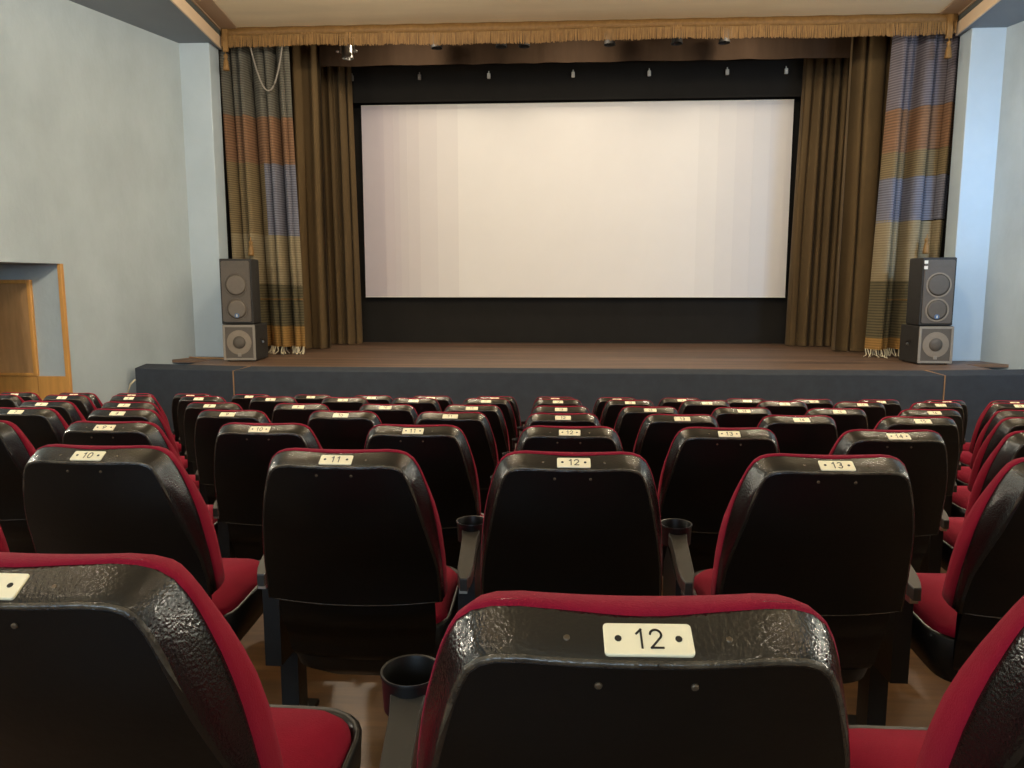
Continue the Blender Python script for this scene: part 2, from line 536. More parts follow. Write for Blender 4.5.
# ------------------------------------------------------------------ projection screen
SY = 13.4
SX0, SX1, SZ0, SZ1 = -3.41, 3.98, 1.73, 5.02
def scr_x(px):                              # pixel column at mid height -> x on the screen plane
    return SX0 + (px - 363.5) / (790.5 - 363.5) * (SX1 - SX0)
sc = empty('projection_screen', ((SX0 + SX1) / 2, SY, SZ0))
tag(sc, 'wide white cinema screen on the stage', 'screen')
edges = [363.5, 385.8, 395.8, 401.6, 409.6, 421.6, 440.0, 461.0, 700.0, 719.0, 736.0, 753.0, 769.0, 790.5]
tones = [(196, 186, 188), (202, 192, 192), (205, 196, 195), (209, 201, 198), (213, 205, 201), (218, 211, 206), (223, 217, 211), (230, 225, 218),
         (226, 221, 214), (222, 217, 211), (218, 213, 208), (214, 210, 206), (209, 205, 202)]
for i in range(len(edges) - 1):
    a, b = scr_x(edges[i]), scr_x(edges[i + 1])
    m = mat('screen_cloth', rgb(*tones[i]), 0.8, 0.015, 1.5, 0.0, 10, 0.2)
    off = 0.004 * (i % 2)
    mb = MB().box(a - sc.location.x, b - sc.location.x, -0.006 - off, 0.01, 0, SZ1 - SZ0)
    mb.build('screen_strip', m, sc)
mb = MB()
for z in (-0.012, SZ1 - SZ0):
    mb.box(SX0 - sc.location.x, SX1 - sc.location.x, -0.014, 0.012, z, z + 0.014)
mb.build('hem', M['white'], sc)

for x in (-2.9, 0.0, 2.9):
    MB().tube([(x, 0.02, SZ1 - SZ0), (x, 0.02, 6.61 - SZ0)], 0.008, 6).build('suspension_cord', M['black_cloth'], sc)

# ------------------------------------------------------------------ curtains
def sheet_fn(x0, x1, y, nf, amp, seed, lean=0.0, gather=0.0):
    rnd = random.Random(seed)
    ph = [rnd.uniform(0, 6.28) for _ in range(6)]
    fr = [nf, nf * 0.53, nf * 1.9, nf * 0.27]
    def fn(u0, z):
        h = (z - SZ) / 4.6
        u = u0 + 0.035 * math.sin(6.3 * u0 * 1.4 + ph[2]) + 0.022 * math.sin(6.3 * u0 * 3.1 + ph[3])
        xx = x0 + (x1 - x0) * u0 + lean * (1 - h) * 0.2
        wob = 0.25 * math.sin(3 * h + ph[4]) + 0.15 * math.sin(7 * h + ph[5])
        a = amp * (0.75 + 0.35 * (1 - h))
        yy = y + a * (math.sin(2 * math.pi * fr[0] * u + ph[0] + wob) + 0.7 * math.sin(2 * math.pi * fr[1] * u + ph[1]) + 0.25 * math.sin(2 * math.pi * fr[2] * u + ph[2] + wob))
        xx += 0.35 * a * math.cos(2 * math.pi * fr[0] * u + ph[0] + wob)
        return (xx, yy, z)
    return fn

def cloth(fn, u0, u1, z0, z1, nu, nz, zfn=None):
    rows = []
    for j in range(nz + 1):
        t = j / nz
        r = []
        for i in range(nu + 1):
            u = u0 + (u1 - u0) * i / nu
            za = z0(u) if callable(z0) else z0
            zb = z1(u) if callable(z1) else z1
            r.append(fn(u, za + (zb - za) * t))
        rows.append(r)
    return MB().grid(rows)

def shift(mb, o):
    mb.v = [(a - o[0], b - o[1], c - o[2]) for a, b, c in mb.v]
    return mb

WV = {}
WV['grey'] = striped('weave_grey', rgb(62, 60, 52), rgb(112, 108, 96), 9, distort=0.6)
WV['violet'] = striped('weave_violet', rgb(62, 58, 60), rgb(122, 114, 118), 9, distort=0.6)
WV['copper'] = striped('weave_copper', rgb(86, 64, 46), rgb(136, 102, 76), 8, distort=0.8)
WV['gold'] = striped('weave_gold', rgb(78, 68, 48), rgb(132, 114, 82), 10, distort=1.0)
WV['blue'] = striped('weave_blue', rgb(70, 70, 78), rgb(122, 122, 132), 9, distort=0.6)
WV['beige'] = striped('weave_beige', rgb(104, 92, 68), rgb(146, 132, 104), 9, distort=0.8)
WV['olive'] = striped('weave_olive', rgb(52, 48, 34), rgb(108, 98, 72), 8, distort=0.3)
WV['orange'] = striped('weave_orange', rgb(120, 90, 48), rgb(160, 122, 68), 9, distort=0.8)

def banded_curtain(x0, x1, y, seed, bands, label, flip, nf):
    c = empty('banded_curtain', ((x0 + x1) / 2, y, SZ))
    tag(c, label, 'curtain')
    fn0 = sheet_fn(x0, x1, y, nf, 0.11, seed, lean=-0.6 if flip else 0.6)
    fn = fn0
    for (za, zb, u0, u1, mk, tilt) in bands:
        lo = (lambda u, z=za, t=tilt: z + t * (u - 0.5))
        hi = (lambda u, z=zb, t=tilt: z + t * (u - 0.5))
        n = int(90 * (u1 - u0))
        o = shift(cloth(fn, u0, u1, lo, hi, n, 10), c.location).build('cloth_band', WV[mk], c, smooth=True)
        o['label'] = {'grey': 'grey striped cloth band', 'violet': 'mauve grey striped band', 'copper': 'copper orange band', 'gold': 'old gold band', 'blue': 'blue-grey band',
                      'beige': 'beige band', 'olive': 'dark olive checked band', 'orange': 'bright orange hem band'}[mk]
    # loose knotted threads below the hem
    mb = MB()
    rnd = random.Random(seed + 1)
    for i in range(46):
        u = (i + rnd.random()) / 46
        p = fn(u, 1.02)
        q = (p[0] + rnd.uniform(-.02, .02), p[1] - rnd.uniform(0.0, .05), SZ + 0.03 + rnd.random() * 0.03)
        e = (q[0] + rnd.uniform(-.05, .05), q[1] - rnd.uniform(.01, .05), SZ + 0.012)
        mb.tube([p, q, e], 0.008, 4)
    o = shift(mb, c.location).build('hem_fringe', M['cable'], c)
    o['kind'] = 'stuff'
    # thin gold cord sewn across
    pts = [fn(0.15 + 0.85 * i / 70, 1.72) for i in range(71)]
    mb = MB().tube([(a, b - 0.012, d) for a, b, d in pts], 0.009, 5)
    shift(mb, c.location).build('sewn_cord', M['gold'], c)
    return c, fn

LB = [(4.34, 5.75, 0, 1, 'grey', -0.05), (3.68, 4.34, 0, 1, 'copper', -0.05),
      (2.66, 3.68, 0, 0.55, 'gold', -0.05), (2.66, 3.68, 0.55, 1, 'blue', -0.05),
      (1.94, 2.66, 0, 1, 'beige', -0.05), (1.33, 1.94, 0, 1, 'olive', -0.02), (1.02, 1.33, 0, 1, 'orange', 0.0)]
lc, lfn = banded_curtain(-4.82, -3.85, 11.05, 5, LB, 'striped patchwork stage curtain behind the left loudspeakers', False, 6)
RB = [(4.36, 5.75, 0, 1, 'violet', 0.12), (3.78, 4.36, 0, 1, 'copper', 0.1), (3.42, 3.78, 0, 1, 'gold', 0.08),
      (2.82, 3.42, 0, 1, 'blue', 0.06), (1.98, 2.82, 0, 1, 'beige', 0.0), (1.18, 1.98, 0, 1, 'olive', 0.0), (1.02, 1.18, 0, 1, 'orange', 0.0)]
rc, rfn = banded_curtain(4.60, 5.55, 11.05, 11, RB, 'striped patchwork stage curtain behind the right loudspeakers', True, 5)

def brown_curtain(x0, x1, y, nf, amp, seed, label, mk, ztop=6.0, lean=0.0):
    fn = sheet_fn(x0, x1, y, nf, amp, seed, lean)
    c = empty('brown_curtain', ((x0 + x1) / 2, y, SZ)); tag(c, label, 'curtain')
    shift(cloth(fn, 0, 1, SZ + 0.02, ztop, 110, 14), c.location).build('drape', M[mk], c, smooth=True)
    rows = cloth(lambda u, z: (lambda p: (p[0], p[1] - 0.01, p[2]))(fn(u, z)), 0, 1, SZ + 0.012, SZ + 0.07, 110, 2)
    shift(rows, c.location).build('hem', M['brown_velvet2'], c, smooth=True)
    return c
brown_curtain(-4.45, -3.66, 12.0, 3.4, 0.09, 21, 'wide brown curtain between the left patchwork curtain and the pleated one', 'brown_velvet', lean=0.2)
brown_curtain(-4.42, -3.48, 13.0, 8, 0.08, 22, 'pleated brown curtain touching the left edge of the screen', 'brown_velvet2', lean=0.35)
brown_curtain(4.34, 5.3, 12.0, 4.2, 0.09, 23, 'wide brown curtain between the right patchwork curtain and the pleated one', 'brown_velvet', lean=-0.2)
brown_curtain(3.99, 5.1, 13.0, 8.5, 0.08, 24, 'pleated brown curtain touching the right edge of the screen', 'brown_velvet2', lean=-0.35)

# borders above the screen
fn = sheet_fn(-4.9, 5.5, 12.3, 14, 0.02, 31)
o = cloth(fn, 0, 1, 5.38, 6.4, 160, 3).build('brown_border_curtain', M['brown_border'], smooth=True)
tag(o, 'dark brown border curtain hanging under the gold fringe', 'curtain')
fn = sheet_fn(-4.4, 5.0, 13.2, 3, 0.006, 32)
mask = empty('black_border_cloth', (XC, 13.2, 5.0)); tag(mask, 'black border cloth with a row of small hooks above the screen', 'cloth')
shift(cloth(fn, 0, 1, 5.03, 6.4, 60, 4), mask.location).build('cloth', M['black_cloth'], mask, smooth=True)
def scr_px(px, y=13.2):
    return (px - 556.0) / 750.0 * y * 1.0
for i, px in enumerate((356, 424, 493, 576, 650, 725, 781)):
    x = (px - 556.0) / 750.0 * 13.2
    x = SX0 + (px - 361.0) / (794.0 - 361.0) * (SX1 - SX0)
    zc = 5.44
    mb = MB().box(x - 0.028, x + 0.028, 13.13, 13.17, zc - 0.06, zc + 0.03)
    mb.box(x - 0.01, x + 0.01, 13.15, 13.17, zc + 0.03, zc + 0.07)
    shift(mb, mask.location).build('hook', M['frame_metal'] if i in (0, 1) else M['white'], mask, bevel=0.01)

# gold fringed valance under the ceiling
VY = 10.66
val = empty('fringed_valance', (XC, VY, ZC)); tag(val, 'long gold fringed valance along the top of the stage opening', 'valance')
def sag(x):
    return 0.012 * math.sin((x - IN_L) * 1.3) + 0.006 * math.sin(x * 5.1)
x0, x1 = IN_L + 0.06, IN_R - 0.06
rows = [[], []]
n = 140
front = []
for t, dy in ((0, 0), (0.11, -0.004)):
    front.append([(x0 + (x1 - x0) * i / n, VY + dy + 0.008 * math.sin(i * 0.8), ZC - t + (0.6 * sag(x0 + (x1 - x0) * i / n) if t else 0)) for i in range(n + 1)])
shift(MB().grid(front), val.location).build('braid_band', M['gold_band'], val, smooth=True, thick=0.012)
mb = MB()
rnd = random.Random(3)
ns = 1150
for i in range(ns):
    x = x0 + (x1 - x0) * (i + 0.5 * rnd.random()) / ns
    ln = 0.165 + rnd.uniform(-0.012, 0.014)
    z = ZC - 0.095 + sag(x)
    y = VY - 0.008 + rnd.uniform(-0.006, 0.006)
    dx = rnd.uniform(-0.006, 0.006)
    r = 0.0042
    k = len(mb.v)
    zb = z - ln
    mb.v += [(x - r, y, z), (x + r, y, z), (x, y + 2 * r, z), (x - r + dx, y, zb), (x + r + dx, y, zb), (x + dx, y + 2 * r, zb)]
    mb.f += [(k, k + 1, k + 4, k + 3), (k + 1, k + 2, k + 5, k + 4), (k + 2, k, k + 3, k + 5), (k + 3, k + 4, k + 5)]
o = shift(mb, val.location).build('fringe', M['gold'], val)
o['kind'] = 'stuff'
tassel_me = MB().lathe([(0.002, 0.0), (0.006, -0.002), (0.006, -0.05), (0.022, -0.06), (0.03, -0.08), (0.024, -0.105), (0.018, -0.115), (0.03, -0.14), (0.042, -0.24), (0.045, -0.27), (0.01, -0.272)], 14).mesh('tassel', M['gold'], True)
for x in (x0 + 0.06, x1 - 0.1):
    o = link('tassel', tassel_me, val); o.location = (x - XC, -0.03, -0.30)
    mb = MB().box(-0.035, 0.035, -0.03, 0.0, -0.32, -0.02); mb.v = [(a + x - XC, b, c) for a, b, c in mb.v]
    mb.build('end_loop', M['gold'], val)
# tieback tassels above the loudspeakers
for x, lab in ((-4.42, 'small gold tassel hanging just above the left loudspeaker'), (5.06, 'small gold tassel hanging just above the right loudspeaker')):
    o = link('tieback_tassel', tassel_me); o.location = (x, 10.80 if x < 0 else 10.74, 2.62); tag(o, lab, 'tassel')
# loose cord looped over the left patchwork curtain
pts = [(-4.32 + 0.5 * t, 10.78, 5.36 - 0.72 * (1 - (2 * t - 1.0) ** 2) * (0.9 + 0.2 * t)) for t in [i / 24 for i in range(25)]]
o = MB().tube(pts, 0.012, 6).build('hanging_cord', M['frame_metal'], smooth=True)
tag(o, 'thin pale cord looped over the top of the left curtain', 'cord')

# stage lamps: a bright clamp lamp and dark lanterns half behind the fringe
def lantern(x, y, z, label, bright):
    t = empty('stage_lantern' if not bright else 'clamp_lamp', (x, y, z)); tag(t, label, 'stage light', 'lanterns behind the fringe')
    mk = M['steel'] if bright else M['cabinet']
    MB().lathe([(0.05, 0.10), (0.075, 0.08), (0.08, -0.06), (0.09, -0.09), (0.085, -0.095), (0.07, -0.05), (0.005, -0.04)], 18, (0, 0, 0)).build('housing', mk, t, smooth=True, angle=40)
    mb = MB()
    mb.box(-0.105, -0.095, -0.015, 0.015, -0.02, 0.2).box(0.095, 0.105, -0.015, 0.015, -0.02, 0.2).box(-0.105, 0.105, -0.015, 0.015, 0.19, 0.2).box(-0.015, 0.015, -0.015, 0.015, 0.2, 1.35)
    mb.build('bracket', mk, t)
    if bright:
        for s in (-1, 1):
            MB().lathe([(0.004, 0), (0.03, 0.01), (0.03, 0.03), (0.004, 0.04)], 10, (s * 0.13, -0.05, -0.03)).build('wing_nut', mk, t, smooth=True)
        MB().lathe([(0.004, 0), (0.028, 0.01), (0.028, 0.03), (0.004, 0.04)], 10, (0, -0.05, -0.13)).build('wing_nut', mk, t, smooth=True)
    return t
def at_px(px, y):
    return (px - 556.0) / 750.0 * y
LP = [(440, 'left of the loop hanging at the fringe'), (502, 'second'), (524, 'third'), (605, 'fourth'), (668, 'fifth'), (712, 'sixth')]
nth = ['first', 'second', 'third', 'fourth', 'fifth', 'sixth']
for i, (px, _) in enumerate(LP):
    lantern(at_px(px, 11.9) * 1.0, 11.9, 5.60, 'dark stage lantern peeping under the fringe, %s from the left' % nth[i], False)
lantern(at_px(353, 11.3), 11.3, 5.30, 'shiny clamp lamp hanging under the left part of the gold fringe', True)

# ------------------------------------------------------------------ loudspeakers
def rounded_front(mb, w_, h_, y0, y1, z0):
    mb.box(-w_ / 2, w_ / 2, y0, y1, z0, z0 + h_)
def subwoofer(x, y, rz, label):
    t = empty('subwoofer', (x, y, SZ), rz); tag(t, label, 'loudspeaker', 'bass speakers on the stage')
    w_, h_, d = 0.44, 0.50, 0.52
    cb = MB().box(-w_ / 2, w_ / 2, 0, d, 0.015, h_).build('cabinet', M['cabinet'], t, bevel=0.012)
    for s in (-1, 1):
        MB().box(s * w_ / 2 - 0.004, s * w_ / 2 + 0.004, 0.2, 0.34, 0.26, 0.30).build('handle', M['cup'], cb)
        MB().lathe([(0.004, -0.012), (0.02, -0.01), (0.02, 0.012), (0.004, 0.012)], 10, (s * (w_ / 2 + 0.004), 0.27, 0.25), 'y').build('bolt', M['steel'], cb)
    fr = MB()
    for a, b, c, e in ((-w_ / 2 + 0.005, w_ / 2 - 0.005, 0.02, 0.05), (-w_ / 2 + 0.005, w_ / 2 - 0.005, h_ - 0.035, h_ - 0.005),
                       (-w_ / 2 + 0.005, -w_ / 2 + 0.035, 0.05, h_ - 0.035), (w_ / 2 - 0.035, w_ / 2 - 0.005, 0.05, h_ - 0.035)):
        fr.box(a, b, -0.016, 0.0, c, e)
    fr.build('grille_frame', M['frame_metal'], t, bevel=0.003)
    g = MB().box(-w_ / 2 + 0.035, w_ / 2 - 0.035, -0.008, 0.0, 0.05, h_ - 0.035).build('grille', M['cone_dark'], t)
    MB().lathe([(0.165, -0.010), (0.165, -0.014), (0.15, -0.016), (0.09, -0.011), (0.085, -0.012)], 36, (0, 0, 0.26), 'y', True).build('cone', M['cone'], t, smooth=True, angle=35)
    MB().lathe([(0.085, -0.0125), (0.08, -0.02), (0.04, -0.028), (0.003, -0.03)], 28, (0, 0, 0.26), 'y', True).build('dust_cap', M['cone_dark'], t, smooth=True)
    MB().box(-0.022, 0.022, -0.02, -0.008, 0.07, 0.115).build('badge', M['frame_metal'], g)
    for sx in (-1, 1):
        for yy in (0.05, d - 0.05):
            MB().lathe([(0.02, 0.0), (0.02, 0.02)], 10, (sx * (w_ / 2 - 0.05), yy, 0)).build('foot', M['cup'], t)
    return t
def top_speaker(x, y, rz, label, stickers):
    t = empty('loudspeaker', (x, y, SZ + 0.505), rz); tag(t, label, 'loudspeaker', 'tall speakers on the stage')
    w_, h_, d = 0.43, 0.87, 0.44
    # trapezoid plan, narrower at the back
    MB().hexa([(-w_ / 2, 0), (w_ / 2, 0), (w_ / 2 - 0.04, d), (-w_ / 2 + 0.04, d)], 0, h_).build('cabinet', M['cabinet'], t, bevel=0.014)
    g = MB()
    a, b = w_ / 2 - 0.025, h_ - 0.03
    g.prism([(-a + 0.02, -0.012, 0.03), (a - 0.02, -0.012, 0.03), (a, -0.012, 0.05), (a, -0.012, b - 0.02), (a - 0.02, -0.012, b), (-a + 0.02, -0.012, b), (-a, -0.012, b - 0.02), (-a, -0.012, 0.05)], (0, 0.012, 0))
    gr = g.build('grille', M['grille'], t, bevel=0.003)
    for z, r in ((0.52, 0.16), (0.20, 0.15)):
        MB().lathe([(r, -0.013), (r, -0.016), (r - 0.012, -0.017), (r - 0.02, -0.0135)], 36, (0, 0, z), 'y', False).build('woofer_ring', M['cone'] if stickers else M['grille'], gr, smooth=True)
        MB().lathe([(r - 0.015, -0.013), (r - 0.05, -0.0145), (0.05, -0.0135), (0.003, -0.016)], 36, (0, 0, z), 'y', True).build('woofer', M['cone_dark'] if stickers else M['cone_soft'], gr, smooth=True)
    MB().prism([(-0.15, -0.015, 0.74), (0.15, -0.015, 0.74), (0.13, -0.015, 0.82), (-0.13, -0.015, 0.82)], (0, 0.004, 0)).build('horn', M['cone_dark'], gr)
    MB().lathe([(0.032, -0.014), (0.032, -0.02), (0.003, -0.021)], 18, (0, 0, 0.115), 'y', True).build('badge', M['badge'], gr)
    MB().box(-0.006, 0.006, -0.0235, -0.021, 0.098, 0.13).build('badge_mark', M['white'], gr)
    if stickers:
        for z in (0.74, 0.81):
            MB().box(-0.2, -0.155, -0.016, -0.012, z - 0.02, z + 0.02).build('sticker', M['white'], gr)
    return t
sl = empty('tmp_anchor'); bpy.data.objects.remove(sl)
subwoofer(-4.25, 9.86, math.radians(4), 'square bass speaker at the foot of the left pillar')
top_speaker(-4.27, 9.88, math.radians(4), 'tall grey-grilled loudspeaker stacked left of the stage', False)
subwoofer(4.90, 9.98, math.radians(0), 'square bass speaker at the foot of the right pillar')
top_speaker(4.89, 9.99, math.radians(1), 'tall loudspeaker with white stickers stacked right of the stage', True)

# cables near the left wall
o = MB().tube([(-5.47, 9.2, 0.012), (-5.45, 9.16, 0.3), (-5.42, 9.12, 0.55), (-5.36, 9.1, 0.68), (-5.29, 9.1, 0.74)], 0.012, 6).build('cable', M['cable'], smooth=True)
tag(o, 'pale cable rising from the floor against the left end of the stage', 'cable')
o = MB().tube([(-4.55, 10.12, SZ + 0.01), (-4.7, 10.2, SZ + 0.01), (-5.0, 10.25, SZ + 0.01), (-5.2, 10.35, SZ + 0.01)], 0.01, 6).build('cable', M['wood_dark'], smooth=True)
tag(o, 'thin brown cable lying on the stage at the left pillar', 'cable')

# ------------------------------------------------------------------ cinema seats
A = math.radians(12.5)
SA, CA = math.sin(A), math.cos(A)
TOPZ = 0.886
def B(u, v, w, y0=0.0):
    """point on the backrest: u sideways, v down the back, w to the rear"""
    w = w - 0.022 * (u / 0.2) ** 2
    return (u, y0 + 0.012 + v * SA - w * CA, TOPZ - v * CA - w * SA)
SIDE = [(a * 1.06, b) for a, b in [(0.100, 0.0), (0.122, 0.0035), (0.139, 0.011), (0.152, 0.024), (0.161, 0.042), (0.168, 0.062), (0.175, 0.088), (0.182, 0.118), (0.188, 0.152), (0.193, 0.19), (0.197, 0.235), (0.201, 0.290), (0.203, 0.35), (0.203, 0.395)]]
MC = 12
NS = len(SIDE)
def side_normals():
    out = []
    for i in range(NS):
        a, b = SIDE[max(i - 1, 0)], SIDE[min(i + 1, NS - 1)]
        du, dv = b[0] - a[0], b[1] - a[1]
        l = math.hypot(du, dv)
        out.append((-dv / l, du / l))            # inward: (-u, +v)
    out[0] = (-0.25, 1.0)
    out[-1] = (-1.0, 0.0)
    return out
NRM = side_normals()
def tt(v):
    x = min(1, max(0, (v - 0.12) / 0.22))
    y = min(1, max(0, (v - 0.02) / 0.08)) * 0.12
    return (1 + y) * (1 - 0.74 * x * x * (3 - 2 * x))
def side_pts(ins, grow_top=0.0):
    """right side points inset by ins(v)"""
    pts = []
    for (u, v), n in zip(SIDE, NRM):
        d = ins(v)
        pts.append((u + n[0] * d, v + n[1] * d))
    pts[-1] = (pts[-1][0], SIDE[-1][1] - 0.25 * ins(0.39))
    return pts
def ring_of(pts, wf, bump=0.0, dip=0.0):
    """closed ring: right side down, bottom to the left, left side up, top to the right"""
    r = []
    def add(u, v):
        wv = wf(v)
        if bump and v < 0.08:
            wv -= bump * math.exp(-((abs(u) - 0.115) / 0.04) ** 2)
        if dip and v < 0.02:
            wv += dip * math.exp(-(u / 0.07) ** 2)
        r.append(B(u, v, wv))
    for u, v in pts: add(u, v)
    ub, vb = pts[-1]
    for k in range(1, MC): add(ub * (1 - 2 * k / MC), vb)
    for u, v in reversed(pts): add(-u, v)
    ut, vt = pts[0]
    for k in range(1, MC): add(-ut * (1 - 2 * k / MC), vt)
    return r
def panel_grid(pts, wf):
    return [[B(u * (2 * k / MC - 1), v, wf(v)) for k in range(MC + 1)] for u, v in pts]

RIM_I, RIM_W = 0.0145, 0.036
def iw(v): return RIM_I * tt(v)
def ww(v): return 0.004 + RIM_W * tt(v)
# rim: crinkled vinyl wrapping the edge of the back
rim_rings = [ring_of(side_pts(lambda v: 0.006), lambda v: -0.012, 0.008, 0.008),
             ring_of(side_pts(lambda v: 0.0), lambda v: -0.008, 0.008, 0.008),
             ring_of(side_pts(lambda v: 0.0015), lambda v: -0.001, 0.006, 0.006),
             ring_of(side_pts(lambda v: iw(v) * 0.5), lambda v: 0.002 + 0.5 * ww(v)),
             ring_of(side_pts(lambda v: iw(v) * 0.93), lambda v: 0.001 + ww(v) * 0.94),
             ring_of(side_pts(lambda v: iw(v) * 1.0 + 0.0015), lambda v: ww(v) + 0.001),
             ring_of(side_pts(lambda v: iw(v) * 1.0 + 0.005), lambda v: ww(v) + 0.0018)]
ME = {}
ME['back_rim'] = MB().rings(rim_rings).mesh('back_rim', M['rim'], True)
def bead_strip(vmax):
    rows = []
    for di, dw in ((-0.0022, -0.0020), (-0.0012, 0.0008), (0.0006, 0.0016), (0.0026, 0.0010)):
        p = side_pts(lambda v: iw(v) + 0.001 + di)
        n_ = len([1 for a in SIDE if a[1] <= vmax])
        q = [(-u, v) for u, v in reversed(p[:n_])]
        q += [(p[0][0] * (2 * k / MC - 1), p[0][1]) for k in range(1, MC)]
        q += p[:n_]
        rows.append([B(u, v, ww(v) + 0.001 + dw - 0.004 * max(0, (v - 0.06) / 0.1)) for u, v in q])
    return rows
ME['worn_glint_edge'] = MB().grid(bead_strip(0.16)).mesh('worn_glint_edge', M['worn_glint'], True)  # bead along the crest: worn vinyl plus its highlight put into the colour
ub = side_pts(lambda v: iw(v) + 0.005)[-1]
ME['lower_edge_glint'] = MB().tube([B(ub[0] * (2 * k / 16 - 1) * 0.97, ub[1] - 0.001, ww(0.39) + 0.001) for k in range(17)], 0.0014, 6).mesh('lower_edge_glint', M['worn_glint'], True)  # thin paler line that draws the highlight on the bottom seam
pp = side_pts(lambda v: iw(v) + 0.005)
ME['back_panel'] = MB().grid(panel_grid(pp, lambda v: ww(v) + 0.0018)).mesh('back_panel', M['shell'], True)
# red cushion in front of the shell
def cins(d, top=0.0):
    def f(v):
        x = min(1, max(0, v / 0.24))
        return d + top * (1 - x * x * (3 - 2 * x))
    return side_pts(f)
c_rings = [ring_of(cins(0.006), lambda v: -0.004, 0, 0.009), ring_of(cins(-0.0005, -0.0005), lambda v: -0.009, 0, 0.009), ring_of(cins(-0.002, 0.003), lambda v: -0.020),
           ring_of(cins(-0.002, 0.014), lambda v: -0.042), ring_of(cins(0.002, 0.024), lambda v: -0.060), ring_of(cins(0.014, 0.026), lambda v: -0.070)]
mb = MB().rings(c_rings)
mb.grid(panel_grid(cins(0.014, 0.026), lambda v: -0.070))
ME['back_cushion'] = mb.mesh('back_cushion', M['red'], True)
# lower back panel, set forward of the upper one
def lowp(u, v, w): return B(u, v, w)
rows = []
for v, hw_, w_ in ((0.375, 0.192, -0.006), (0.43, 0.192, -0.006), (0.485, 0.191, -0.006), (0.489, 0.189, -0.012), (0.56, 0.182, -0.014), (0.58, 0.175, -0.02), (0.585, 0.172, -0.03)):
    rows.append([lowp(hw_ * (2 * k / MC - 1), v, w_) for k in range(MC + 1)])
front_rows = [[lowp(r_[0] * (2 * k / MC - 1), r_[1], -0.034) for k in range(MC + 1)] for r_ in ((0.172, 0.585), (0.192, 0.375))]
ME['lower_panel'] = MB().grid(rows + front_rows).mesh('lower_panel', M['shell'], True)
# seat cushion and its black pan
def rrect(w_, y0, y1, r, n=5):
    p = []
    for cx, cy, a0 in ((w_ - r, y0 + r, -90), (w_ - r, y1 - r, 0), (-w_ + r, y1 - r, 90), (-w_ + r, y0 + r, 180)):
        for k in range(n + 1):
            a = math.radians(a0 + 90 * k / n)
            p.append((cx + r * math.cos(a), cy + r * math.sin(a)))
    return p
def seat_ring(w_, y0, y1, r, z, tilt=0.05):
    return [(a, b, z - 0.02 + tilt * (b - 0.3)) for a, b in rrect(w_, y0, y1, r)]
ME['seat_cushion'] = MB().rings([seat_ring(0.17, 0.20, 0.50, 0.05, 0.345), seat_ring(0.197, 0.175, 0.53, 0.07, 0.355), seat_ring(0.203, 0.17, 0.537, 0.07, 0.40), seat_ring(0.200, 0.175, 0.532, 0.07, 0.435),
                                 seat_ring(0.185, 0.15, 0.515, 0.06, 0.452), seat_ring(0.10, 0.2, 0.43, 0.04, 0.462)], True, True).mesh('seat_cushion', M['red'], True)
ME['seat_pan'] = MB().rings([seat_ring(0.12, 0.20, 0.45, 0.05, 0.285), seat_ring(0.19, 0.18, 0.53, 0.07, 0.31), seat_ring(0.212, 0.17, 0.556, 0.08, 0.37), seat_ring(0.214, 0.17, 0.560, 0.08, 0.425),
                             seat_ring(0.208, 0.172, 0.554, 0.08, 0.432), seat_ring(0.2, 0.18, 0.542, 0.07, 0.42), seat_ring(0.19, 0.19, 0.53, 0.07, 0.36)], True, True).mesh('seat_pan', M['cup'], True)
# armrest with cup holder (at the left of each seat)
AX = -0.265
arm_y0, arm_z0, arm_y1, arm_z1 = 0.19, 0.528, 0.382, 0.598
def arm_pt(s, t, h):
    y = arm_y0 + (arm_y1 - arm_y0) * t
    z = arm_z0 + (arm_z1 - arm_z0) * t + h
    return (AX + s, y, z)
plan = [(0.0, -0.009), (0.0, 0.009), (0.12, 0.017), (0.22, 0.020), (0.8, 0.021), (1.0, 0.026), (1.0, -0.026), (0.8, -0.021), (0.22, -0.020), (0.12, -0.017)]
r0 = [arm_pt(s, t, -0.032) for t, s in plan]
r1 = [arm_pt(s, t, -0.003) for t, s in plan]
r2 = [arm_pt(s * 0.93, 0.008 + t * 0.984, 0.0) for t, s in plan]
ME['armrest'] = MB().rings([r0, r1, r2], True, True).mesh('armrest', M['arm'])
ME['cup_holder'] = MB().lathe([(0.033, -0.055), (0.040, -0.052), (0.0425, -0.004), (0.0445, 0.0), (0.0435, 0.003), (0.0405, 0.002), (0.039, -0.004), (0.035, -0.046), (0.003, -0.048)], 28, (AX, 0.405, 0.608)).mesh('cup_holder', M['cup'], True)
ME['cup_holder'].set_sharp_from_angle(angle=math.radians(50))
# side stand under the armrest
mb = MB().prism([(AX - 0.022, 0.25, 0.25), (AX - 0.022, 0.46, 0.24), (AX - 0.022, 0.46, 0.48), (AX - 0.022, 0.40, 0.55), (AX - 0.022, 0.25, 0.51)], (0.044, 0, 0))
mb.box(AX - 0.025, AX + 0.025, 0.36, 0.43, 0.012, 0.31)
mb.box(AX - 0.035, AX + 0.035, 0.26, 0.50, 0.0, 0.014)
ME['side_stand'] = mb.mesh('side_stand', M['cup'])
ME['hinge_bolt'] = MB().box(AX - 0.012, AX + 0.008, 0.20, 0.23, 0.485, 0.508).mesh('hinge_bolt', M['steel'])
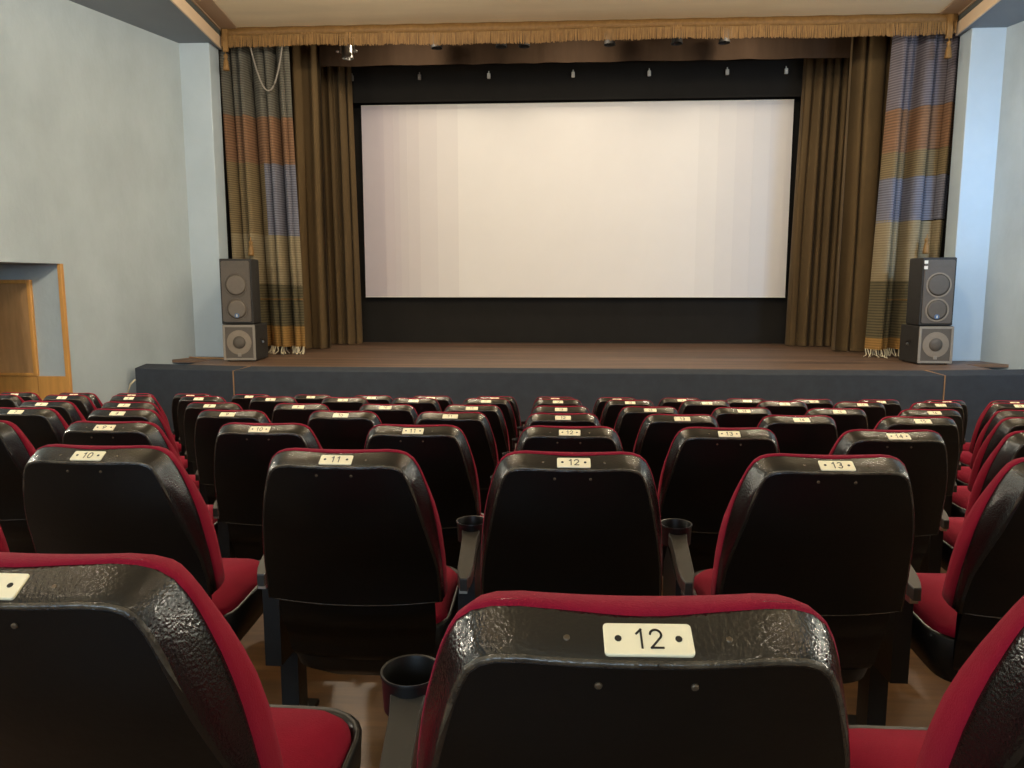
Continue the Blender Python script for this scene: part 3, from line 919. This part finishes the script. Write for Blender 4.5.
# number plate on the top of the rim
PC = 0.5
def plate_frame():
    a = Vector(B(0, 0.0015, -0.001)); b = Vector(B(0, RIM_I * 0.93, 0.001 + (0.004 + RIM_W) * 0.94))
    d = (b - a).normalized()
    n = Vector((0, d.z, -d.y))
    if n.y > 0: n = -n
    return (a + b) / 2 + d * 0.0028, d, n
PO, PD, PN = plate_frame()
def pl(u, s, h):
    """u sideways, s up the rim, h outwards"""
    p = PO + Vector((u, 0, 0)) - PD * s + PN * h
    return (p.x, p.y, p.z)
def plate_ring(w_, h_, r, hh):
    return [pl(a, b, hh) for a, b in rrect(w_, -h_, h_, r, 4)]
ME['number_plate'] = MB().rings([plate_ring(0.036, 0.0147, 0.0035, -0.003), plate_ring(0.036, 0.0147, 0.0035, 0.0022), plate_ring(0.0352, 0.0139, 0.003, 0.003)], True, True).mesh('number_plate', M['plate'])
def disc_on_plate(u, r=0.0029):
    return [[pl(u + q * math.cos(2 * math.pi * k / 10), q * math.sin(2 * math.pi * k / 10), h) for k in range(10)] for q, h in ((r, 0.0028), (r, 0.0034), (0.0005, 0.0035))]
ME['plate_hole_a'] = MB().rings(disc_on_plate(-0.0245), False, True).mesh('plate_hole', M['ink'])
ME['plate_hole_b'] = MB().rings(disc_on_plate(0.0245), False, True).mesh('plate_hole', M['ink'])
# screws
def screw(u, v, on_rim):
    mb = MB()
    rings = []
    for q, h in ((0.0032, -0.001), (0.0032, 0.0012), (0.0022, 0.0022), (0.0003, 0.0023)):
        ring = []
        for k in range(10):
            a, b = q * math.cos(2 * math.pi * k / 10), q * math.sin(2 * math.pi * k / 10)
            if on_rim:
                p = Vector(pl(u + a, b, h)); p.y += 0.022 * (u / 0.2) ** 2 * CA
                ring.append(tuple(p))
            else:
                ring.append(B(u + a, v + b, ww(v) + 0.0018 + h))
        rings.append(ring)
    return mb.rings(rings, False, True).mesh('screw', M['screw'])
ME['screw_a'] = screw(-0.041, 0.036, False)
ME['screw_b'] = screw(0.036, 0.036, False)
ME['screw_c'] = screw(-0.066, 0, True)
ME['screw_d'] = screw(0.066, 0, True)

# single-stroke engraved digits
def arc(cx, cy, r, a0, a1, n=10, ry=None):
    ry = ry or r
    return [(cx + r * math.cos(math.radians(a0 + (a1 - a0) * i / n)), cy + ry * math.sin(math.radians(a0 + (a1 - a0) * i / n))) for i in range(n + 1)]
DIG = {
    '0': [arc(.3, .5, .28, 0, 360, 20, .5)], '1': [[(.12, .78), (.34, 1.0), (.34, 0)]],
    '2': [arc(.3, .72, .27, 170, -35, 12) + [(.04, 0), (.6, 0)]],
    '3': [arc(.28, .75, .25, 150, -90, 12) + arc(.28, .26, .28, 90, -150, 12)],
    '4': [[(.44, 0), (.44, 1.0), (.02, .3), (.62, .3)]],
    '5': [[(.54, 1.0), (.12, 1.0), (.08, .56)] + arc(.28, .32, .3, 125, -145, 14)],
    '6': [[(.46, 1.0), (.08, .42)] + arc(.3, .3, .29, 160, 520, 20)],
    '7': [[(.04, 1.0), (.58, 1.0), (.2, 0)]],
    '8': [arc(.3, .75, .23, 0, 360, 18, .25), arc(.3, .26, .28, 0, 360, 20, .26)],
    '9': [[(.14, 0), (.52, .58)] + arc(.3, .7, .29, -20, 340, 20)],
}
NUM = {}
def number_mesh(n):
    if n in NUM: return NUM[n]
    s = str(n)
    H, st, adv = 0.0165, 0.00085, 0.0125
    total = adv * len(s)
    mb = MB()
    for ci, ch in enumerate(s):
        ox = -total / 2 + ci * adv + 0.0012
        for line in DIG[ch]:
            pts = [(ox + a * H, (b - 0.5) * H) for a, b in line]
            for (a, b), (c, d) in zip(pts, pts[1:]):
                l = math.hypot(c - a, d - b) or 1e-6
                dx, dy = (c - a) / l * st, (d - b) / l * st
                q = [(a - dx + dy, b - dy - dx), (c + dx + dy, d + dy - dx), (c + dx - dy, d + dy + dx), (a - dx - dy, b - dy + dx)]
                mb.prism([pl(p, r, 0.0029) for p, r in q], tuple(PN * 0.0006))
    NUM[n] = mb.mesh('number', M['ink'])
    return NUM[n]

ORD = {1: 'row nearest the camera', 2: 'second row from the camera', 3: 'third row from the camera', 4: 'fourth row from the camera',
       5: 'fifth row from the camera', 6: 'sixth row from the camera', 7: 'front row closest to the stage'}
NW = 'zero one two three four five six seven eight nine ten eleven twelve thirteen fourteen fifteen sixteen seventeen eighteen nineteen'.split()
def seat(row, num, x, y, rz=0.0, rx=0.0):
    t = empty('cinema_seat', (x, y, ROWZ[row]), rz)
    tag(t, 'black-backed red cinema seat with plate %s in the %s' % (NW[num], ORD[row]), 'seat', 'cinema seats in rows')
    t.rotation_euler[0] = rx
    near = row <= 3
    bp = link('back_panel', ME['back_panel'], t)
    rim = link('back_rim', ME['back_rim'], t)
    link('worn_glint_edge', ME['worn_glint_edge'], rim)
    link('lower_edge_glint', ME['lower_edge_glint'], bp)
    link('back_cushion', ME['back_cushion'], t)
    link('lower_panel', ME['lower_panel'], t)
    link('seat_cushion', ME['seat_cushion'], t)
    link('seat_pan', ME['seat_pan'], t)
    ar = link('armrest', ME['armrest'], t)
    link('cup_holder', ME['cup_holder'], ar)
    link('side_stand', ME['side_stand'], t)
    pt = link('number_plate', ME['number_plate'], t)
    pt['label'] = 'small ivory plate numbered %s' % NW[num]
    link('number', number_mesh(num), pt)
    if near:
        link('hinge_bolt', ME['hinge_bolt'], ar)
        link('plate_hole', ME['plate_hole_a'], pt); link('plate_hole', ME['plate_hole_b'], pt)
        link('screw', ME['screw_a'], bp); link('screw', ME['screw_b'], bp)
        link('screw', ME['screw_c'], rim); link('screw', ME['screw_d'], rim)
    return t

# columns measured for each row; seat 12 stands at x ~ 0.04
for num, x, y, rz in ((11, -0.542, 0.665, -0.02), (12, 0.076, 0.610, 0.03), (13, 0.625, 0.66, 0.0)):
    seat(1, num, x, y, rz, math.radians(1.3 if num == 12 else 0))
ROWX = {
    2: {9: -1.60, 10: -1.048, 11: -0.479, 12: 0.041, 13: 0.598, 14: 1.145},
    3: {8: -2.12, 9: -1.581, 10: -1.024, 11: -0.486, 12: 0.050, 13: 0.585, 14: 1.135, 15: 1.68},
    4: {7: -2.607, 8: -2.092, 9: -1.553, 10: -1.009, 11: -0.489, 12: 0.037, 13: 0.583, 14: 1.120, 15: 1.655, 16: 2.19},
    5: {6: -3.135, 7: -2.61, 8: -2.08, 9: -1.533, 10: -1.008, 11: -0.491, 12: 0.035, 13: 0.553, 14: 1.091, 15: 1.63, 16: 2.158, 17: 2.69},
    6: {4: -4.16, 5: -3.632, 6: -3.12, 7: -2.596, 8: -2.062, 9: -1.53, 10: -1.013, 11: -0.493, 12: 0.02, 13: 0.528, 14: 1.064, 15: 1.597, 16: 2.127, 17: 2.657, 18: 3.18},
    7: {3: -4.695, 4: -4.166, 5: -3.645, 6: -3.126, 7: -2.607, 8: -2.073, 9: -1.551, 10: -1.046, 11: -0.504, 12: 0.0, 13: 0.513, 14: 1.043, 15: 1.575, 16: 2.111, 17: 2.648, 18: 3.17, 19: 3.70},
}
rnd = random.Random(12)
for row, cols in ROWX.items():
    for num, x in cols.items():
        seat(row, num, x, ROWY[row] + rnd.uniform(-0.006, 0.006), rnd.uniform(-0.012, 0.012))
